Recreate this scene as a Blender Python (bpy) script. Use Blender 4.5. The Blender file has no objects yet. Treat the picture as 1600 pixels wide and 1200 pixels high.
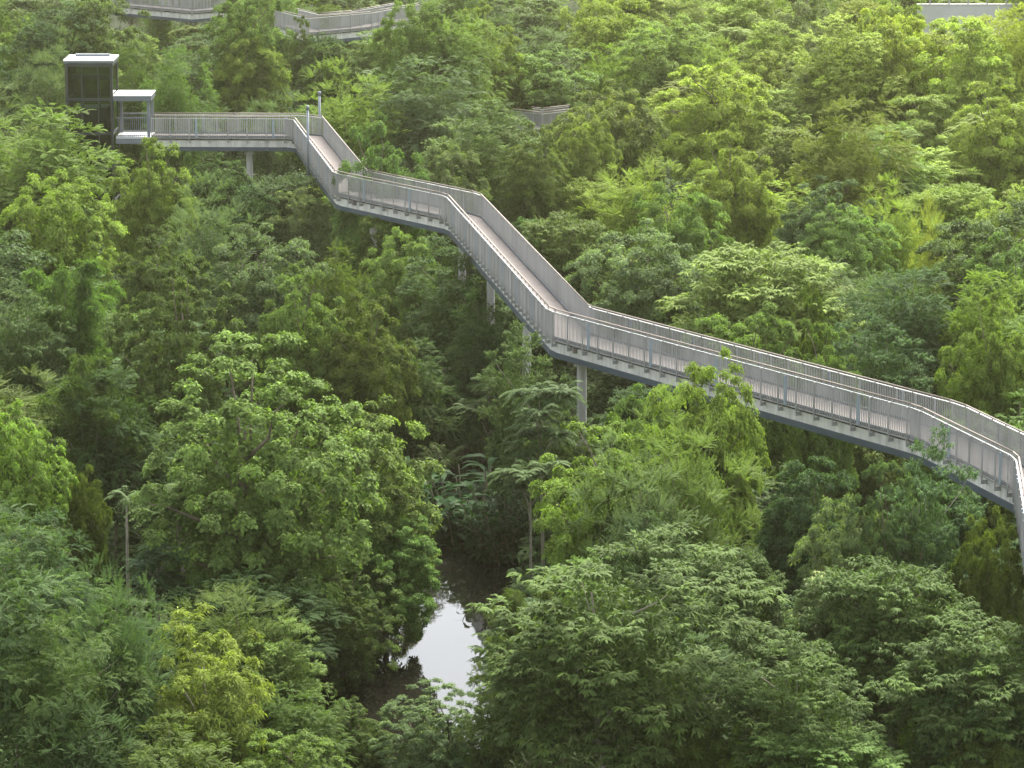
import bpy, math, random
import numpy as np
from mathutils import Vector

SC = bpy.context.scene
COL = SC.collection
R = math.radians

# ------------------------------------------------------------------ camera
F = 6000.0                 # focal length in pixels of a 1600 x 1200 frame (135 mm lens)
PITCH = R(10.5)
SP, CP = math.sin(PITCH), math.cos(PITCH)
CZ = 37.0
DECK = 9.0
cam_d = bpy.data.cameras.new('camera'); cam = bpy.data.objects.new('camera', cam_d); COL.objects.link(cam)
cam_d.lens = 135; cam_d.sensor_width = 36; cam_d.clip_end = 5000; cam_d.clip_start = 1
cam.location = (0, 0, CZ); cam.rotation_euler = (R(90) - PITCH, 0, 0)
SC.camera = cam

def ray(px, py, d):
    """world point at axial depth d seen at photo pixel px,py"""
    u, v = (px - 800) / F, (py - 600) / F
    return Vector((u * d, d * (CP - v * SP), CZ - d * (SP + v * CP)))

def pix(x, y, z):
    d = y * CP + (CZ - z) * SP
    return 800 + F * x / d, 600 + F * ((CZ - z) * CP - y * SP) / d, d

# ------------------------------------------------------------------ terrain
SY = np.array([0, 90, 120, 138, 150, 160, 170, 185, 200, 215, 240, 300, 3000.])
SX = np.array([-2, -2, -3.6, -3.9, -3.4, -2.9, -3.3, -4.2, -4.8, -6.5, -12, -30, -300.])
def sx(y): return np.interp(y, SY, SX)
def sst(a, b, t):
    t = np.clip((t - a) / (b - a), 0, 1); return t * t * (3 - 2 * t)
def ground(x, y):
    x = np.asarray(x, float); y = np.asarray(y, float)
    d = np.abs(x - sx(y))
    z = -0.8 + 1.9 * sst(2.5, 4.6, d)
    z = z + 0.03 * np.clip(y - 200, 0, 250)
    z = z + 0.25 * (np.sin(x * .31 + 1.3) * np.sin(y * .23) + .6 * np.sin(x * .11 - y * .17)) * sst(4, 8, d)
    return z

# ------------------------------------------------------------------ materials
def new_mat(name):
    m = bpy.data.materials.new(name); m.use_nodes = True
    nt = m.node_tree; nt.nodes.clear()
    out = nt.nodes.new('ShaderNodeOutputMaterial')
    return m, nt, out
def N(nt, t, **kw):
    n = nt.nodes.new(t)
    for k, v in kw.items():
        if k in n.inputs: n.inputs[k].default_value = v
        else: setattr(n, k, v)
    return n
def simple(name, col, rough=.5, metal=0., noise=.25, scale=3., spec=.4, bump=0., streak=False):
    m, nt, out = new_mat(name)
    tc = N(nt, 'ShaderNodeTexCoord')
    nz = N(nt, 'ShaderNodeTexNoise', Scale=scale, Detail=6., Roughness=.65)
    if streak:
        mp = N(nt, 'ShaderNodeMapping'); mp.inputs['Scale'].default_value = (1, 1, .18); nt.links.new(tc.outputs['Object'], mp.inputs['Vector']); nt.links.new(mp.outputs[0], nz.inputs['Vector'])
    else: nt.links.new(tc.outputs['Object'], nz.inputs['Vector'])
    ramp = N(nt, 'ShaderNodeValToRGB')
    ramp.color_ramp.elements[0].position = .3; ramp.color_ramp.elements[1].position = .72
    ramp.color_ramp.elements[0].color = (*[c * (1 - noise) for c in col], 1)
    ramp.color_ramp.elements[1].color = (*[min(1, c * (1 + noise * .6)) for c in col], 1)
    nt.links.new(nz.outputs['Fac'], ramp.inputs['Fac'])
    p = N(nt, 'ShaderNodeBsdfPrincipled', Roughness=rough, Metallic=metal)
    p.inputs['Specular IOR Level'].default_value = spec
    nt.links.new(ramp.outputs['Color'], p.inputs['Base Color'])
    if bump:
        b = N(nt, 'ShaderNodeBump', Strength=bump, Distance=.05)
        nt.links.new(nz.outputs['Fac'], b.inputs['Height']); nt.links.new(b.outputs['Normal'], p.inputs['Normal'])
    nt.links.new(p.outputs['BSDF'], out.inputs['Surface'])
    return m

def leaf_mat(name, trans=.38, gloss=.35, rough=.5):
    m, nt, out = new_mat(name)
    oi = N(nt, 'ShaderNodeObjectInfo')
    at = N(nt, 'ShaderNodeAttribute', attribute_name='tint')
    mr = N(nt, 'ShaderNodeMapRange'); mr.inputs['To Min'].default_value = .5; mr.inputs['To Max'].default_value = 1.5
    nt.links.new(at.outputs['Fac'], mr.inputs['Value'])
    mul = N(nt, 'ShaderNodeVectorMath', operation='SCALE')
    nt.links.new(oi.outputs['Color'], mul.inputs[0]); nt.links.new(mr.outputs['Result'], mul.inputs['Scale'])
    # youngest leaves go yellow
    yl = N(nt, 'ShaderNodeVectorMath', operation='MULTIPLY'); yl.inputs[1].default_value = (1.17, 1.2, .8)
    nt.links.new(mul.outputs[0], yl.inputs[0])
    st = N(nt, 'ShaderNodeMapRange', interpolation_type='SMOOTHSTEP'); st.inputs['From Min'].default_value = .6; st.inputs['From Max'].default_value = 1.
    nt.links.new(at.outputs['Fac'], st.inputs['Value'])
    mx = N(nt, 'ShaderNodeMix', data_type='VECTOR')
    nt.links.new(st.outputs['Result'], mx.inputs['Factor']); nt.links.new(mul.outputs[0], mx.inputs[4]); nt.links.new(yl.outputs[0], mx.inputs[5])
    p = N(nt, 'ShaderNodeBsdfPrincipled', Roughness=rough); p.inputs['Specular IOR Level'].default_value = gloss
    nt.links.new(mx.outputs[1], p.inputs['Base Color'])
    tr = N(nt, 'ShaderNodeBsdfTranslucent')
    tc = N(nt, 'ShaderNodeVectorMath', operation='MULTIPLY'); tc.inputs[1].default_value = (1.25, 1.4, .6)
    nt.links.new(mx.outputs[1], tc.inputs[0]); nt.links.new(tc.outputs[0], tr.inputs['Color'])
    ms = N(nt, 'ShaderNodeMixShader', Fac=trans)
    nt.links.new(p.outputs[0], ms.inputs[1]); nt.links.new(tr.outputs[0], ms.inputs[2])
    nt.links.new(ms.outputs[0], out.inputs['Surface'])
    return m

M = {}
M['leaf'] = leaf_mat('leaf', .30, .05, .6)
M['leaf_glossy'] = leaf_mat('leaf_glossy', .3, .04, .5)
M['bark'] = simple('bark', (.17, .14, .11), .9, noise=.4, scale=6, spec=.1, bump=.4)
M['pale_bark'] = simple('pale_bark', (.30, .27, .22), .85, noise=.35, scale=6, spec=.1, bump=.3)
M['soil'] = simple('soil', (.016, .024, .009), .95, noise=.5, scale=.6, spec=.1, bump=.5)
M['rail'] = simple('rail_steel', (.335, .338, .342), .45, .35, noise=.22, scale=1.6, streak=True)
M['toprail'] = simple('top_rail_steel', (.42, .42, .41), .3, .5, noise=.1, scale=1.5)
M['hand'] = simple('handrail_timber', (.19, .155, .13), .5, 0, noise=.2, scale=2)
M['bluepost'] = simple('post_blue_grey', (.27, .32, .37), .4, .2, noise=.12, scale=1.5)
M['girder'] = simple('girder_paint', (.60, .59, .555), .5, .05, noise=.34, scale=2.6, streak=True)
M['lower'] = simple('lower_beam_paint', (.06, .08, .105), .5, .1, noise=.2, scale=.8)
M['concrete'] = simple('column_concrete', (.45, .44, .42), .75, 0, noise=.35, scale=3., streak=True)
M['dark'] = simple('dark_frame', (.035, .04, .045), .4, .3, noise=.2, scale=2)
M['roofwhite'] = simple('roof_metal', (.52, .52, .53), .4, .2, noise=.12, scale=1.)
M['roofdark'] = simple('roof_edge', (.12, .14, .165), .45, .2, noise=.15, scale=1.)
M['slate'] = simple('slate_post', (.16, .18, .21), .45, .2, noise=.15, scale=1.)
M['slate_light'] = simple('pole_paint', (.22, .255, .29), .5, .1, noise=.12, scale=1.5)
M['white'] = simple('white_paint', (.5, .5, .48), .5, 0, noise=.1, scale=.5)
M['wood'] = simple('fence_wood', (.24, .15, .08), .8, 0, noise=.3, scale=2)

# deck grating: fine cross bars
m, nt, out = new_mat('deck_grating')
tc = N(nt, 'ShaderNodeTexCoord')
wv = N(nt, 'ShaderNodeTexWave', wave_type='BANDS', bands_direction='DIAGONAL', Scale=6., Distortion=.0)
nz = N(nt, 'ShaderNodeTexNoise', Scale=.9, Detail=5.)
nt.links.new(tc.outputs['Object'], wv.inputs['Vector']); nt.links.new(tc.outputs['Object'], nz.inputs['Vector'])
r1 = N(nt, 'ShaderNodeValToRGB'); r1.color_ramp.elements[0].color = (.140, .128, .126, 1); r1.color_ramp.elements[1].color = (.20, .178, .172, 1)
nt.links.new(nz.outputs['Fac'], r1.inputs['Fac'])
p = N(nt, 'ShaderNodeBsdfPrincipled', Roughness=.9); p.inputs['Specular IOR Level'].default_value = .1
bp = N(nt, 'ShaderNodeBump', Strength=.4, Distance=.03)
nt.links.new(wv.outputs['Fac'], bp.inputs['Height']); nt.links.new(bp.outputs[0], p.inputs['Normal'])
nt.links.new(r1.outputs[0], p.inputs['Base Color']); nt.links.new(p.outputs[0], out.inputs['Surface'])
M['deck'] = m
# tinted lift glass
m, nt, out = new_mat('tinted_glass')
tr = N(nt, 'ShaderNodeBsdfTransparent', Color=(.5, .56, .52, 1)); gl = N(nt, 'ShaderNodeBsdfGlossy', Color=(.8, .85, .85, 1), Roughness=.06)
fr = N(nt, 'ShaderNodeFresnel', IOR=1.45); ms = N(nt, 'ShaderNodeMixShader')
nt.links.new(fr.outputs[0], ms.inputs[0]); nt.links.new(tr.outputs[0], ms.inputs[1]); nt.links.new(gl.outputs[0], ms.inputs[2]); nt.links.new(ms.outputs[0], out.inputs['Surface'])
M['glass'] = m
# murky still water
m, nt, out = new_mat('stream_water')
p = N(nt, 'ShaderNodeBsdfPrincipled', Roughness=.02, IOR=1.33); p.inputs['Base Color'].default_value = (.008, .0075, .006, 1)
p.inputs['Specular IOR Level'].default_value = .36
nz = N(nt, 'ShaderNodeTexNoise', Scale=1.3, Detail=2.); tc = N(nt, 'ShaderNodeTexCoord')
nt.links.new(tc.outputs['Object'], nz.inputs['Vector'])
bp = N(nt, 'ShaderNodeBump', Strength=.05, Distance=.02); nt.links.new(nz.outputs['Fac'], bp.inputs['Height']); nt.links.new(bp.outputs[0], p.inputs['Normal'])
nt.links.new(p.outputs[0], out.inputs['Surface'])
M['water'] = m

# ------------------------------------------------------------------ object helpers
def tag(o, label=None, cat=None, group=None, kind=None):
    if label: o['label'] = label
    if cat: o['category'] = cat
    if group: o['group'] = group
    if kind: o['kind'] = kind
    return o
def empty(name, loc, rz=0.):
    o = bpy.data.objects.new(name, None); COL.objects.link(o); o.location = loc; o.rotation_euler = (0, 0, rz); o.empty_display_size = .3
    return o
def link(name, me, parent=None):
    o = bpy.data.objects.new(name, me); COL.objects.link(o)
    if parent: o.parent = parent
    return o
def mesh_np(name, V, Fc, mat, tint=None, smooth=False):
    """V (n,3); Fc (m,k) all the same k"""
    me = bpy.data.meshes.new(name)
    V = np.ascontiguousarray(V, np.float32); Fc = np.ascontiguousarray(Fc, np.int32)
    n, k = len(Fc), Fc.shape[1]
    me.vertices.add(len(V)); me.vertices.foreach_set('co', V.ravel())
    me.loops.add(n * k); me.loops.foreach_set('vertex_index', Fc.ravel())
    me.polygons.add(n); me.polygons.foreach_set('loop_start', np.arange(0, n * k, k, dtype=np.int32))
    try: me.polygons.foreach_set('loop_total', np.full(n, k, np.int32))
    except Exception: pass
    me.update(calc_edges=True)
    if smooth: me.polygons.foreach_set('use_smooth', np.ones(n, bool))
    if tint is not None:
        a = me.attributes.new('tint', 'FLOAT', 'POINT'); a.data.foreach_set('value', np.ascontiguousarray(tint, np.float32))
    me.materials.append(mat); me.update()
    return me

class MB:
    """collects quads and builds ONE mesh object"""
    def __init__(s): s.v = []; s.f = []
    def hexa(s, c):
        b = len(s.v); s.v += [tuple(p) for p in c]
        s.f += [[b + i for i in q] for q in ((0, 3, 2, 1), (4, 5, 6, 7), (0, 1, 5, 4), (1, 2, 6, 5), (2, 3, 7, 6), (3, 0, 4, 7))]
    def box(s, x0, x1, y0, y1, z0, z1):
        s.hexa([(x0, y0, z0), (x1, y0, z0), (x1, y1, z0), (x0, y1, z0), (x0, y0, z1), (x1, y0, z1), (x1, y1, z1), (x0, y1, z1)])
    def slab(s, a, b, c, d, z0, z1):
        s.hexa([(*p, z0) for p in (a, b, c, d)] + [(*p, z1) for p in (a, b, c, d)])
    def obox(s, o, t, n, l0, l1, w0, w1, z0, z1):
        """box in a frame: o origin, t along, n across (2D)"""
        q = [(o[0] + t[0] * l + n[0] * w, o[1] + t[1] * l + n[1] * w) for l, w in ((l0, w0), (l1, w0), (l1, w1), (l0, w1))]
        s.slab(*q, z0, z1)
    def tube(s, pts, rad, k=8):
        pts = [Vector(p) for p in pts]; rad = rad if hasattr(rad, '__len__') else [rad] * len(pts)
        rings = []
        for i, p in enumerate(pts):
            t = (pts[min(i + 1, len(pts) - 1)] - pts[max(i - 1, 0)]).normalized()
            a = t.cross(Vector((0, 0, 1)) if abs(t.z) < .95 else Vector((1, 0, 0))).normalized(); b = t.cross(a)
            rings.append(len(s.v))
            for j in range(k):
                an = 2 * math.pi * j / k
                s.v.append(tuple(p + (a * math.cos(an) + b * math.sin(an)) * rad[i]))
        for i in range(len(pts) - 1):
            for j in range(k):
                j2 = (j + 1) % k
                s.f.append([rings[i] + j, rings[i] + j2, rings[i + 1] + j2, rings[i + 1] + j])
        s.f.append([rings[0] + j for j in range(k)][::-1]); s.f.append([rings[-1] + j for j in range(k)])
    def build(s, name, mat, parent=None, smooth=False, off=None):
        me = bpy.data.meshes.new(name)
        v = s.v if off is None else [(p[0] - off[0], p[1] - off[1], p[2] - off[2]) for p in s.v]
        me.from_pydata(v, [], s.f); me.materials.append(mat)
        if smooth: me.polygons.foreach_set('use_smooth', np.ones(len(s.f), bool))
        me.update()
        return link(name, me, parent)

# ------------------------------------------------------------------ ground, water
xs = np.concatenate([[-1500, -700, -300, -150, -100], np.arange(-70, 70.1, 1.2), [100, 150, 300, 700, 1500]])
ys = np.concatenate([[-300, 0, 50], np.arange(80, 400.1, 1.6), [450, 600, 1000, 2000, 3000]])
gx, gy = np.meshgrid(xs, ys); gz = ground(gx, gy)
nx, ny = len(xs), len(ys)
idx = np.arange(nx * ny).reshape(ny, nx)
q = np.stack([idx[:-1, :-1], idx[:-1, 1:], idx[1:, 1:], idx[1:, :-1]], -1).reshape(-1, 4)
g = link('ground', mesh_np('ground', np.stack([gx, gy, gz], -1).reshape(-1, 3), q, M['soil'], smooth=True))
tag(g, 'dark forest soil under the trees', kind='structure')
w = MB(); wy = list(np.arange(84, 236, 4.))
for a, b in zip(wy[:-1], wy[1:]):
    i0 = len(w.v); w.v += [(sx(a) - 4.2, a, 0), (sx(a) + 4.2, a, 0), (sx(b) + 4.2, b, 0), (sx(b) - 4.2, b, 0)]
    w.f.append([i0, i0 + 1, i0 + 2, i0 + 3])
tag(w.build('water', M['water']), 'still dark stream mirroring the pale sky between the trees', kind='structure')

# ------------------------------------------------------------------ walkway
WID = 1.9
def deckpt(px, py):
    d = (CZ - DECK) / (SP + (py - 600) / F * CP); p = ray(px, py, d); return (p.x, p.y)
def unit(a, b):
    l = math.hypot(b[0] - a[0], b[1] - a[1]); return ((b[0] - a[0]) / l, (b[1] - a[1]) / l), l
def offset_line(P, w):
    """offset to the LEFT of travel by w with mitred corners"""
    out = []
    for i, p in enumerate(P):
        ns = []
        if i > 0: t, _ = unit(P[i - 1], p); ns.append((-t[1], t[0]))
        if i < len(P) - 1: t, _ = unit(p, P[i + 1]); ns.append((-t[1], t[0]))
        if len(ns) == 1: n = ns[0]; k = 1
        else:
            n = (ns[0][0] + ns[1][0], ns[0][1] + ns[1][1]); l = math.hypot(*n); n = (n[0] / l, n[1] / l)
            k = 1 / max(.5, n[0] * ns[0][0] + n[1] * ns[0][1])
        out.append((p[0] + n[0] * w * k, p[1] + n[1] * w * k))
    return out

def walkway(P, z, root, detail=True, wid=WID, solid_deck=True, count=[0]):
    """P: near side polyline of the deck edge. Everything parented to root (root at identity rotation)"""
    ox = root.location
    Q = offset_line(P, wid)
    def bl(mb, name, mat, parent=None, smooth=False):
        pr = parent or root
        return mb.build(name, mat, pr, smooth, off=ox)
    dk, gi, lo, toe = MB(), MB(), MB(), MB()
    Pi, Qi = offset_line(P, .16), offset_line(P, wid - .16)
    Pj, Qj = offset_line(P, .24), offset_line(P, wid - .24)
    Pk, Qk = offset_line(P, .10), offset_line(P, wid - .10)
    Pl, Ql = offset_line(P, .52), offset_line(P, wid - .52)
    Pt, Qt = offset_line(P, .05), offset_line(P, wid - .05)
    Pu, Qu = offset_line(P, .075), offset_line(P, wid - .075)
    for i in range(len(P) - 1):
        dk.slab(Pt[i], Pt[i + 1], Qt[i + 1], Qt[i], z - .07, z)
        for A, B in ((Pi, Pj), (Qj, Qi)): gi.slab(A[i], A[i + 1], B[i + 1], B[i], z - .62, z - .21)
        for A, B in ((Pk, Pl), (Ql, Qk)): lo.slab(A[i], A[i + 1], B[i + 1], B[i], z - .86, z - .625)
        toe.slab(Pt[i], Pt[i + 1], Pu[i + 1], Pu[i], z + .002, z + .1); toe.slab(Qu[i], Qu[i + 1], Qt[i + 1], Qt[i], z + .002, z + .1)
        # cross beams under the deck
        t, L = unit(P[i], P[i + 1]); n = (-t[1], t[0])
        for k in range(1, max(2, int(L / 2.4))):
            dk.obox(P[i], t, n, k * 2.4 - .05, k * 2.4 + .05, .3, wid - .3, z - .4, z - .075)
    bl(dk, 'deck', M['deck']); bl(gi, 'girder', M['girder']); bl(lo, 'lower_beam', M['lower']); bl(toe, 'toe_plate', M['roofdark'])
    rest = MB()
    for side, E in (('near', P), ('far', Q)):
        for i in range(len(E) - 1):
            a, b = E[i], E[i + 1]; t, L = unit(a, b)
            n = (-t[1], t[0]) if side == 'near' else (t[1], -t[0])      # n points to the inside
            rl = MB(); nb = max(1, round(L / 1.2)); bay = L / nb
            nbar = 11
            for k in range(nb):
                for j in range(nbar):
                    c = k * bay + (j + .5) * bay / nbar
                    rl.obox(a, t, n, c - .018, c + .018, -.012, .012, z - .045, z + 1.125)
            rl.obox(a, t, n, 0, L, -.025, .025, z - .09, z - .046)
            ro = bl(rl, 'railing', M['rail'])
            tr_ = MB(); tr_.obox(a, t, n, .0, L, -.03, .03, z + 1.126, z + 1.165); bl(tr_, 'top_rail', M['toprail'], ro)
            hr = MB(); hr.tube([(a[0] + n[0] * .09 + t[0] * .0, a[1] + n[1] * .09, z + 1.27), (b[0] + n[0] * .09, b[1] + n[1] * .09, z + 1.27)], .033, 8)
            bl(hr, 'handrail', M['hand'], ro, True)
            if not detail: 
                for k in range(nb + 1):
                    rest.obox(a, t, n, k * bay - .025, k * bay + .025, -.07, -.026, z - .3, z + 1.16)
                continue
            for k in range(0 if i == 0 else 1, nb + 1):
                c = k * bay
                if k == nb: c -= .08
                if k == 0: c += .05
                st = MB()
                tgt = st if side == 'near' else rest
                tgt.obox(a, t, n, c - .022, c + .022, -.085, -.032, z - .36, z + 1.15)
                tgt.obox(a, t, n, c - .02, c + .02, -.03, .158, z - .36, z - .22)       # bracket foot bolted to the girder
                tgt.obox(a, t, n, c - .012, c + .012, .04, .1, z + 1.166, z + 1.25)
                if side == 'near': bl(st, 'stanchion', M['rail'], ro)
                if k % 4 == 2 and 0 < k < nb:
                    lp = MB(); lp.obox(a, t, n, c + .35, c + .50, -.07, -.026, z - .05, z + 1.10); bl(lp, 'light_post', M['bluepost'], ro)
    o = bl(rest, 'stanchion', M['rail'])
    if detail: o['kind'] = 'stuff'
    return Q

near_px = [(236, 214), (458, 215), (522, 303), (697, 341), (857, 527), (1432, 687), (1586, 766)]
PW = [deckpt(*p) for p in near_px] + [(15.97, 114.8)]
wk = empty('elevated_walkway', (PW[4][0], PW[4][1], float(ground(*PW[4]))))
tag(wk, 'long grey zigzag elevated steel walkway with barred railings crossing the forest', 'walkway')
def chamfer(P, c=.45):
    out = [P[0]]
    for i in range(1, len(P) - 1):
        t0, _ = unit(P[i - 1], P[i]); t1, _ = unit(P[i], P[i + 1])
        a = (P[i][0] - t0[0] * c, P[i][1] - t0[1] * c); b = (P[i][0] + t1[0] * c, P[i][1] + t1[1] * c)
        out += [a, b]
    return out + [P[-1]]
PW = chamfer(PW)
QW = walkway(PW, DECK, wk)
# round columns below the deck
CEN = offset_line(PW, WID / 2)
def column_at(px, py, parent, z):
    best = None
    for i in range(len(CEN) - 1):
        for s in np.linspace(0, 1, 200):
            x = CEN[i][0] + (CEN[i + 1][0] - CEN[i][0]) * s; y = CEN[i][1] + (CEN[i + 1][1] - CEN[i][1]) * s
            qx, qy, d = pix(x, y, z - .8)
            e = abs(qx - px) + .2 * abs(qy - py)
            if best is None or e < best[0]: best = (e, x, y)
    _, x, y = best
    gz_ = float(ground(x, y))
    c = MB(); c.tube([(x, y, gz_ - .4), (x, y, z - 1.16)], .2 if px != 908 else .21, 20)
    c.tube([(x, y, z - 1.155), (x, y, z - .87)], .3, 20)
    c.build('column', M['concrete'], parent, False, off=parent.location)
    return x, y
COLS = [column_at(*p, wk, DECK) for p in ((390, 235), (583, 340), (722, 390), (767, 480), (823, 520), (908, 575), (1125, 620), (1640, 800))]

# slender poles at the first bend
for (px, py, d, lab) in ((480.5, 165, 223.5, 'slim grey pole outside the front rail of the first walkway bend'), (499, 143, 236.8, 'slim grey pole behind the back rail of the first walkway bend')):
    p = ray(px, py, d); base = empty('lamp_pole', (p.x, p.y, DECK - .9))
    s = MB(); s.tube([(0, 0, 0), (0, 0, p.z - DECK + .9 - .25)], .075, 12); s.build('shaft', M['slate_light'], base, True)
    s = MB(); s.tube([(0, 0, p.z - DECK + .66), (0, 0, p.z - DECK + .9)], [.1, .1], 12); s.build('lamp_head', M['slate'], base, True)
    s = MB(); s.box(-.13, .13, -.13, .13, -.02, .0 - .001); s.box(-.06, .06, -.06, .4 if py == 165 else .06, .1, .18); s.build('bracket', M['lower'], base)
    tag(base, lab, 'lamp pole', 'poles at the walkway bend')

# ------------------------------------------------------------------ landing, shelter and lift tower
Y0 = PW[0][1]
xl = lambda px: (px - 800) / F * 236
lx0, lx1 = xl(183), PW[0][0]
sh = empty('landing_shelter', ((lx0 + lx1) / 2, Y0 + 1.2, DECK - .75))
tag(sh, 'small open shelter with white flat roof between lift tower and walkway', 'shelter')
o = sh.location
def rel(mb, name, mat, parent, root): return mb.build(name, mat, parent, False, off=root.location)
b = MB(); b.box(lx0, lx1 - .02, Y0 - .05, Y0 + 2.6, DECK - .10, DECK); rel(b, 'floor', M['roofwhite'], sh, sh)
b = MB(); b.box(lx0, lx1 - .02, Y0 - .05, Y0 + 2.6, DECK - .42, DECK - .105); rel(b, 'floor_beam', M['slate'], sh, sh)
zt = ray(200, 143, 237).z
b = MB(); b.box(lx0 - .1, lx1 + .05, Y0 - .2, Y0 + 2.8, zt - .33, zt - .05); rf = rel(b, 'roof', M['roofdark'], sh, sh)
b = MB(); b.box(lx0 - .12, lx1 + .07, Y0 - .22, Y0 + 2.82, zt - .047, zt + .02); rel(b, 'roof_sheet', M['roofwhite'], rf, sh)
b = MB(); b.box(lx0 + .75, lx1 - .45, Y0 + .8, Y0 + 1.9, zt + .024, zt + .03); rel(b, 'roof_patch', M['bluepost'], rf, sh)
for (x, y) in ((lx1 - .22, Y0 + .0), (lx1 - .22, Y0 + 2.4), (lx0 + .02, Y0 + 2.4)):
    b = MB(); b.box(x, x + .17, y, y + .17, DECK, zt - .335); rel(b, 'post', M['slate'], sh, sh)
b = MB(); zz = DECK
for k in range(15):
    x = lx0 + .12 + k * (lx1 - .25 - lx0 - .12) / 14
    for y in (Y0 + .02, Y0 + 2.5): b.box(x - .012, x + .012, y - .012, y + .012, zz, zz + 1.15)
for y in (Y0 + .02, Y0 + 2.5):
    b.box(lx0, lx1 - .25, y - .03, y + .03, zz + 1.151, zz + 1.2); b.box(lx0, lx1 - .25, y - .03, y + .03, zz + .06, zz + .1 - .002)
rel(b, 'railing', M['slate'], sh, sh)

tx0, tx1 = xl(106), xl(180); ty0, ty1 = Y0 - .2, Y0 + 3.0
tz = ray(142, 97, 235).z; tg = float(ground((tx0 + tx1) / 2, Y0))
tw = empty('lift_tower', ((tx0 + tx1) / 2, (ty0 + ty1) / 2, tg))
tag(tw, 'tall dark glass lift tower with white roof edge at the walkway end', 'lift tower')
fr = MB()
zb = tg - .3; zm = ray(142, 157, 235).z
for x in (tx0, tx1 - .16):
    for y in (ty0, ty1 - .16): fr.box(x, x + .16, y, y + .16, zb, tz)
for z in [zm - 2.1 * k for k in range(5) if zm - 2.1 * k > tg] + [tz - .22]:
    fr.box(tx0 + .161, tx1 - .161, ty0 + .01, ty0 + .13, z, z + .16); fr.box(tx0 + .161, tx1 - .161, ty1 - .13, ty1 - .01, z, z + .16)
    fr.box(tx0 + .01, tx0 + .13, ty0 + .161, ty1 - .161, z, z + .16); fr.box(tx1 - .13, tx1 - .01, ty0 + .161, ty1 - .161, z, z + .16)
for x in (tx0 + (tx1 - tx0) * .34, tx0 + (tx1 - tx0) * .68):
    fr.box(x, x + .06, ty0 + .02, ty0 + .08, zb, tz - .23)
rel(fr, 'frame', M['dark'], tw, tw)
gl = MB(); gl.box(tx0 + .05, tx1 - .05, ty0 + .05, ty0 + .065, zb, tz - .02); gl.box(tx0 + .05, tx1 - .05, ty1 - .065, ty1 - .05, zb, tz - .02)
gl.box(tx0 + .05, tx0 + .065, ty0 + .07, ty1 - .07, zb, tz - .02); gl.box(tx1 - .065, tx1 - .05, ty0 + .07, ty1 - .07, zb, tz - .02)
rel(gl, 'glass', M['glass'], tw, tw)
cr_ = MB(); cr_.box(tx0 + .45, tx1 - .45, ty0 + .7, ty1 - .5, zm - 3.2, zm - .5)
cr_.box(tx0 + .3, tx1 - .3, ty0 + 1.2, ty0 + 1.4, zm + 1.2, zm + 1.5); cr_.box(tx0 + .9, tx0 + 1., ty0 + 1.2, ty0 + 1.4, zm - .5, zm + 1.19); cr_.box(tx1 - 1., tx1 - .9, ty0 + 1.2, ty0 + 1.4, zm - .5, zm + 1.19)
rel(cr_, 'lift_car', M['slate'], tw, tw)
b = MB(); b.box(tx0 - .06, tx1 + .06, ty0 - .1, ty1 + .1, tz + .003, tz + .12); rf = rel(b, 'roof', M['roofdark'], tw, tw)
b = MB(); b.box(tx0 - .08, tx1 + .08, ty0 - .12, ty1 + .12, tz + .124, tz + .2); rel(b, 'roof_sheet', M['roofwhite'], rf, tw)
b = MB(); b.box(tx0 + .4, tx1 - .4, ty1 - .9, ty1 - .5, tz + .203, tz + .33); rel(b, 'roof_hatch', M['roofdark'], rf, tw)

# ------------------------------------------------------------------ distant walkways
def far_walk(pts, d, lab, name='elevated_walkway', legs=()):
    W = [ray(px, py, dd) for (px, py, dd) in pts]
    z = W[0].z
    P = []
    for (px, py, dd) in pts:
        P.append((ray(px, py, dd).x, ray(px, py, dd).y))
    gx_, gy_ = P[0]
    r = empty(name, (gx_, gy_, float(ground(gx_, gy_))))
    walkway(P, z, r, detail=False)
    for k in legs:
        x, y = offset_line(P, WID / 2)[k]
        x2, y2 = offset_line(P, WID / 2)[k + 1]; x, y = (x * .5 + x2 * .5), (y * .5 + y2 * .5)
        c = MB(); c.tube([(x, y, float(ground(x, y)) - .3), (x, y, z - .87)], .2, 14); c.build('column', M['concrete'], r, False, off=r.location)
    tag(r, lab, 'walkway', 'distant walkways of the forest trail')
    return P, z
def lvl(px, py, z):
    d = (CZ - z) / (SP + (py - 600) / F * CP); return (px, py, d)
FARW = []
zz = ray(480, 52, 292).z
FARW.append(far_walk([lvl(430, 40, zz), lvl(482, 53, zz), lvl(580, 44, zz), lvl(655, 30, zz)], 0, 'distant grey walkway bend behind the trees right of the lift tower', legs=(0, 1)))
zz = ray(275, 17, 318).z
FARW.append(far_walk([lvl(176, 8, zz), lvl(222, 12, zz), lvl(300, 19, zz), lvl(352, 15, zz)], 0, 'distant grey walkway at the top edge above the lift tower', legs=()))
zz = ray(850, 203, 262).z
FARW.append(far_walk([lvl(800, 199, zz), lvl(846, 205, zz), lvl(920, 196, zz)], 0, 'short dark stretch of walkway railing half hidden behind the middle trees', legs=(0,)))
zz = ray(1500, 24, 285).z
b0, b1 = ray(1452, 22, 322), ray(1575, 25, 322)
wl = empty('white_wall', ((b0.x + b1.x) / 2, b0.y, float(ground(b0.x, b0.y))))
m_ = MB(); m_.box(b0.x - 1, b1.x + 3, b0.y, b0.y + .25, float(ground(b0.x, b0.y)) - .2, b0.z + .75); m_.build('wall_face', M['white'], wl, off=wl.location)
m_ = MB(); m_.box(b0.x - 1.05, b1.x + 3.05, b0.y - .05, b0.y + .3, b0.z + .753, b0.z + .85); m_.build('coping', M['girder'], wl, off=wl.location)
m_ = MB()
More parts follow.
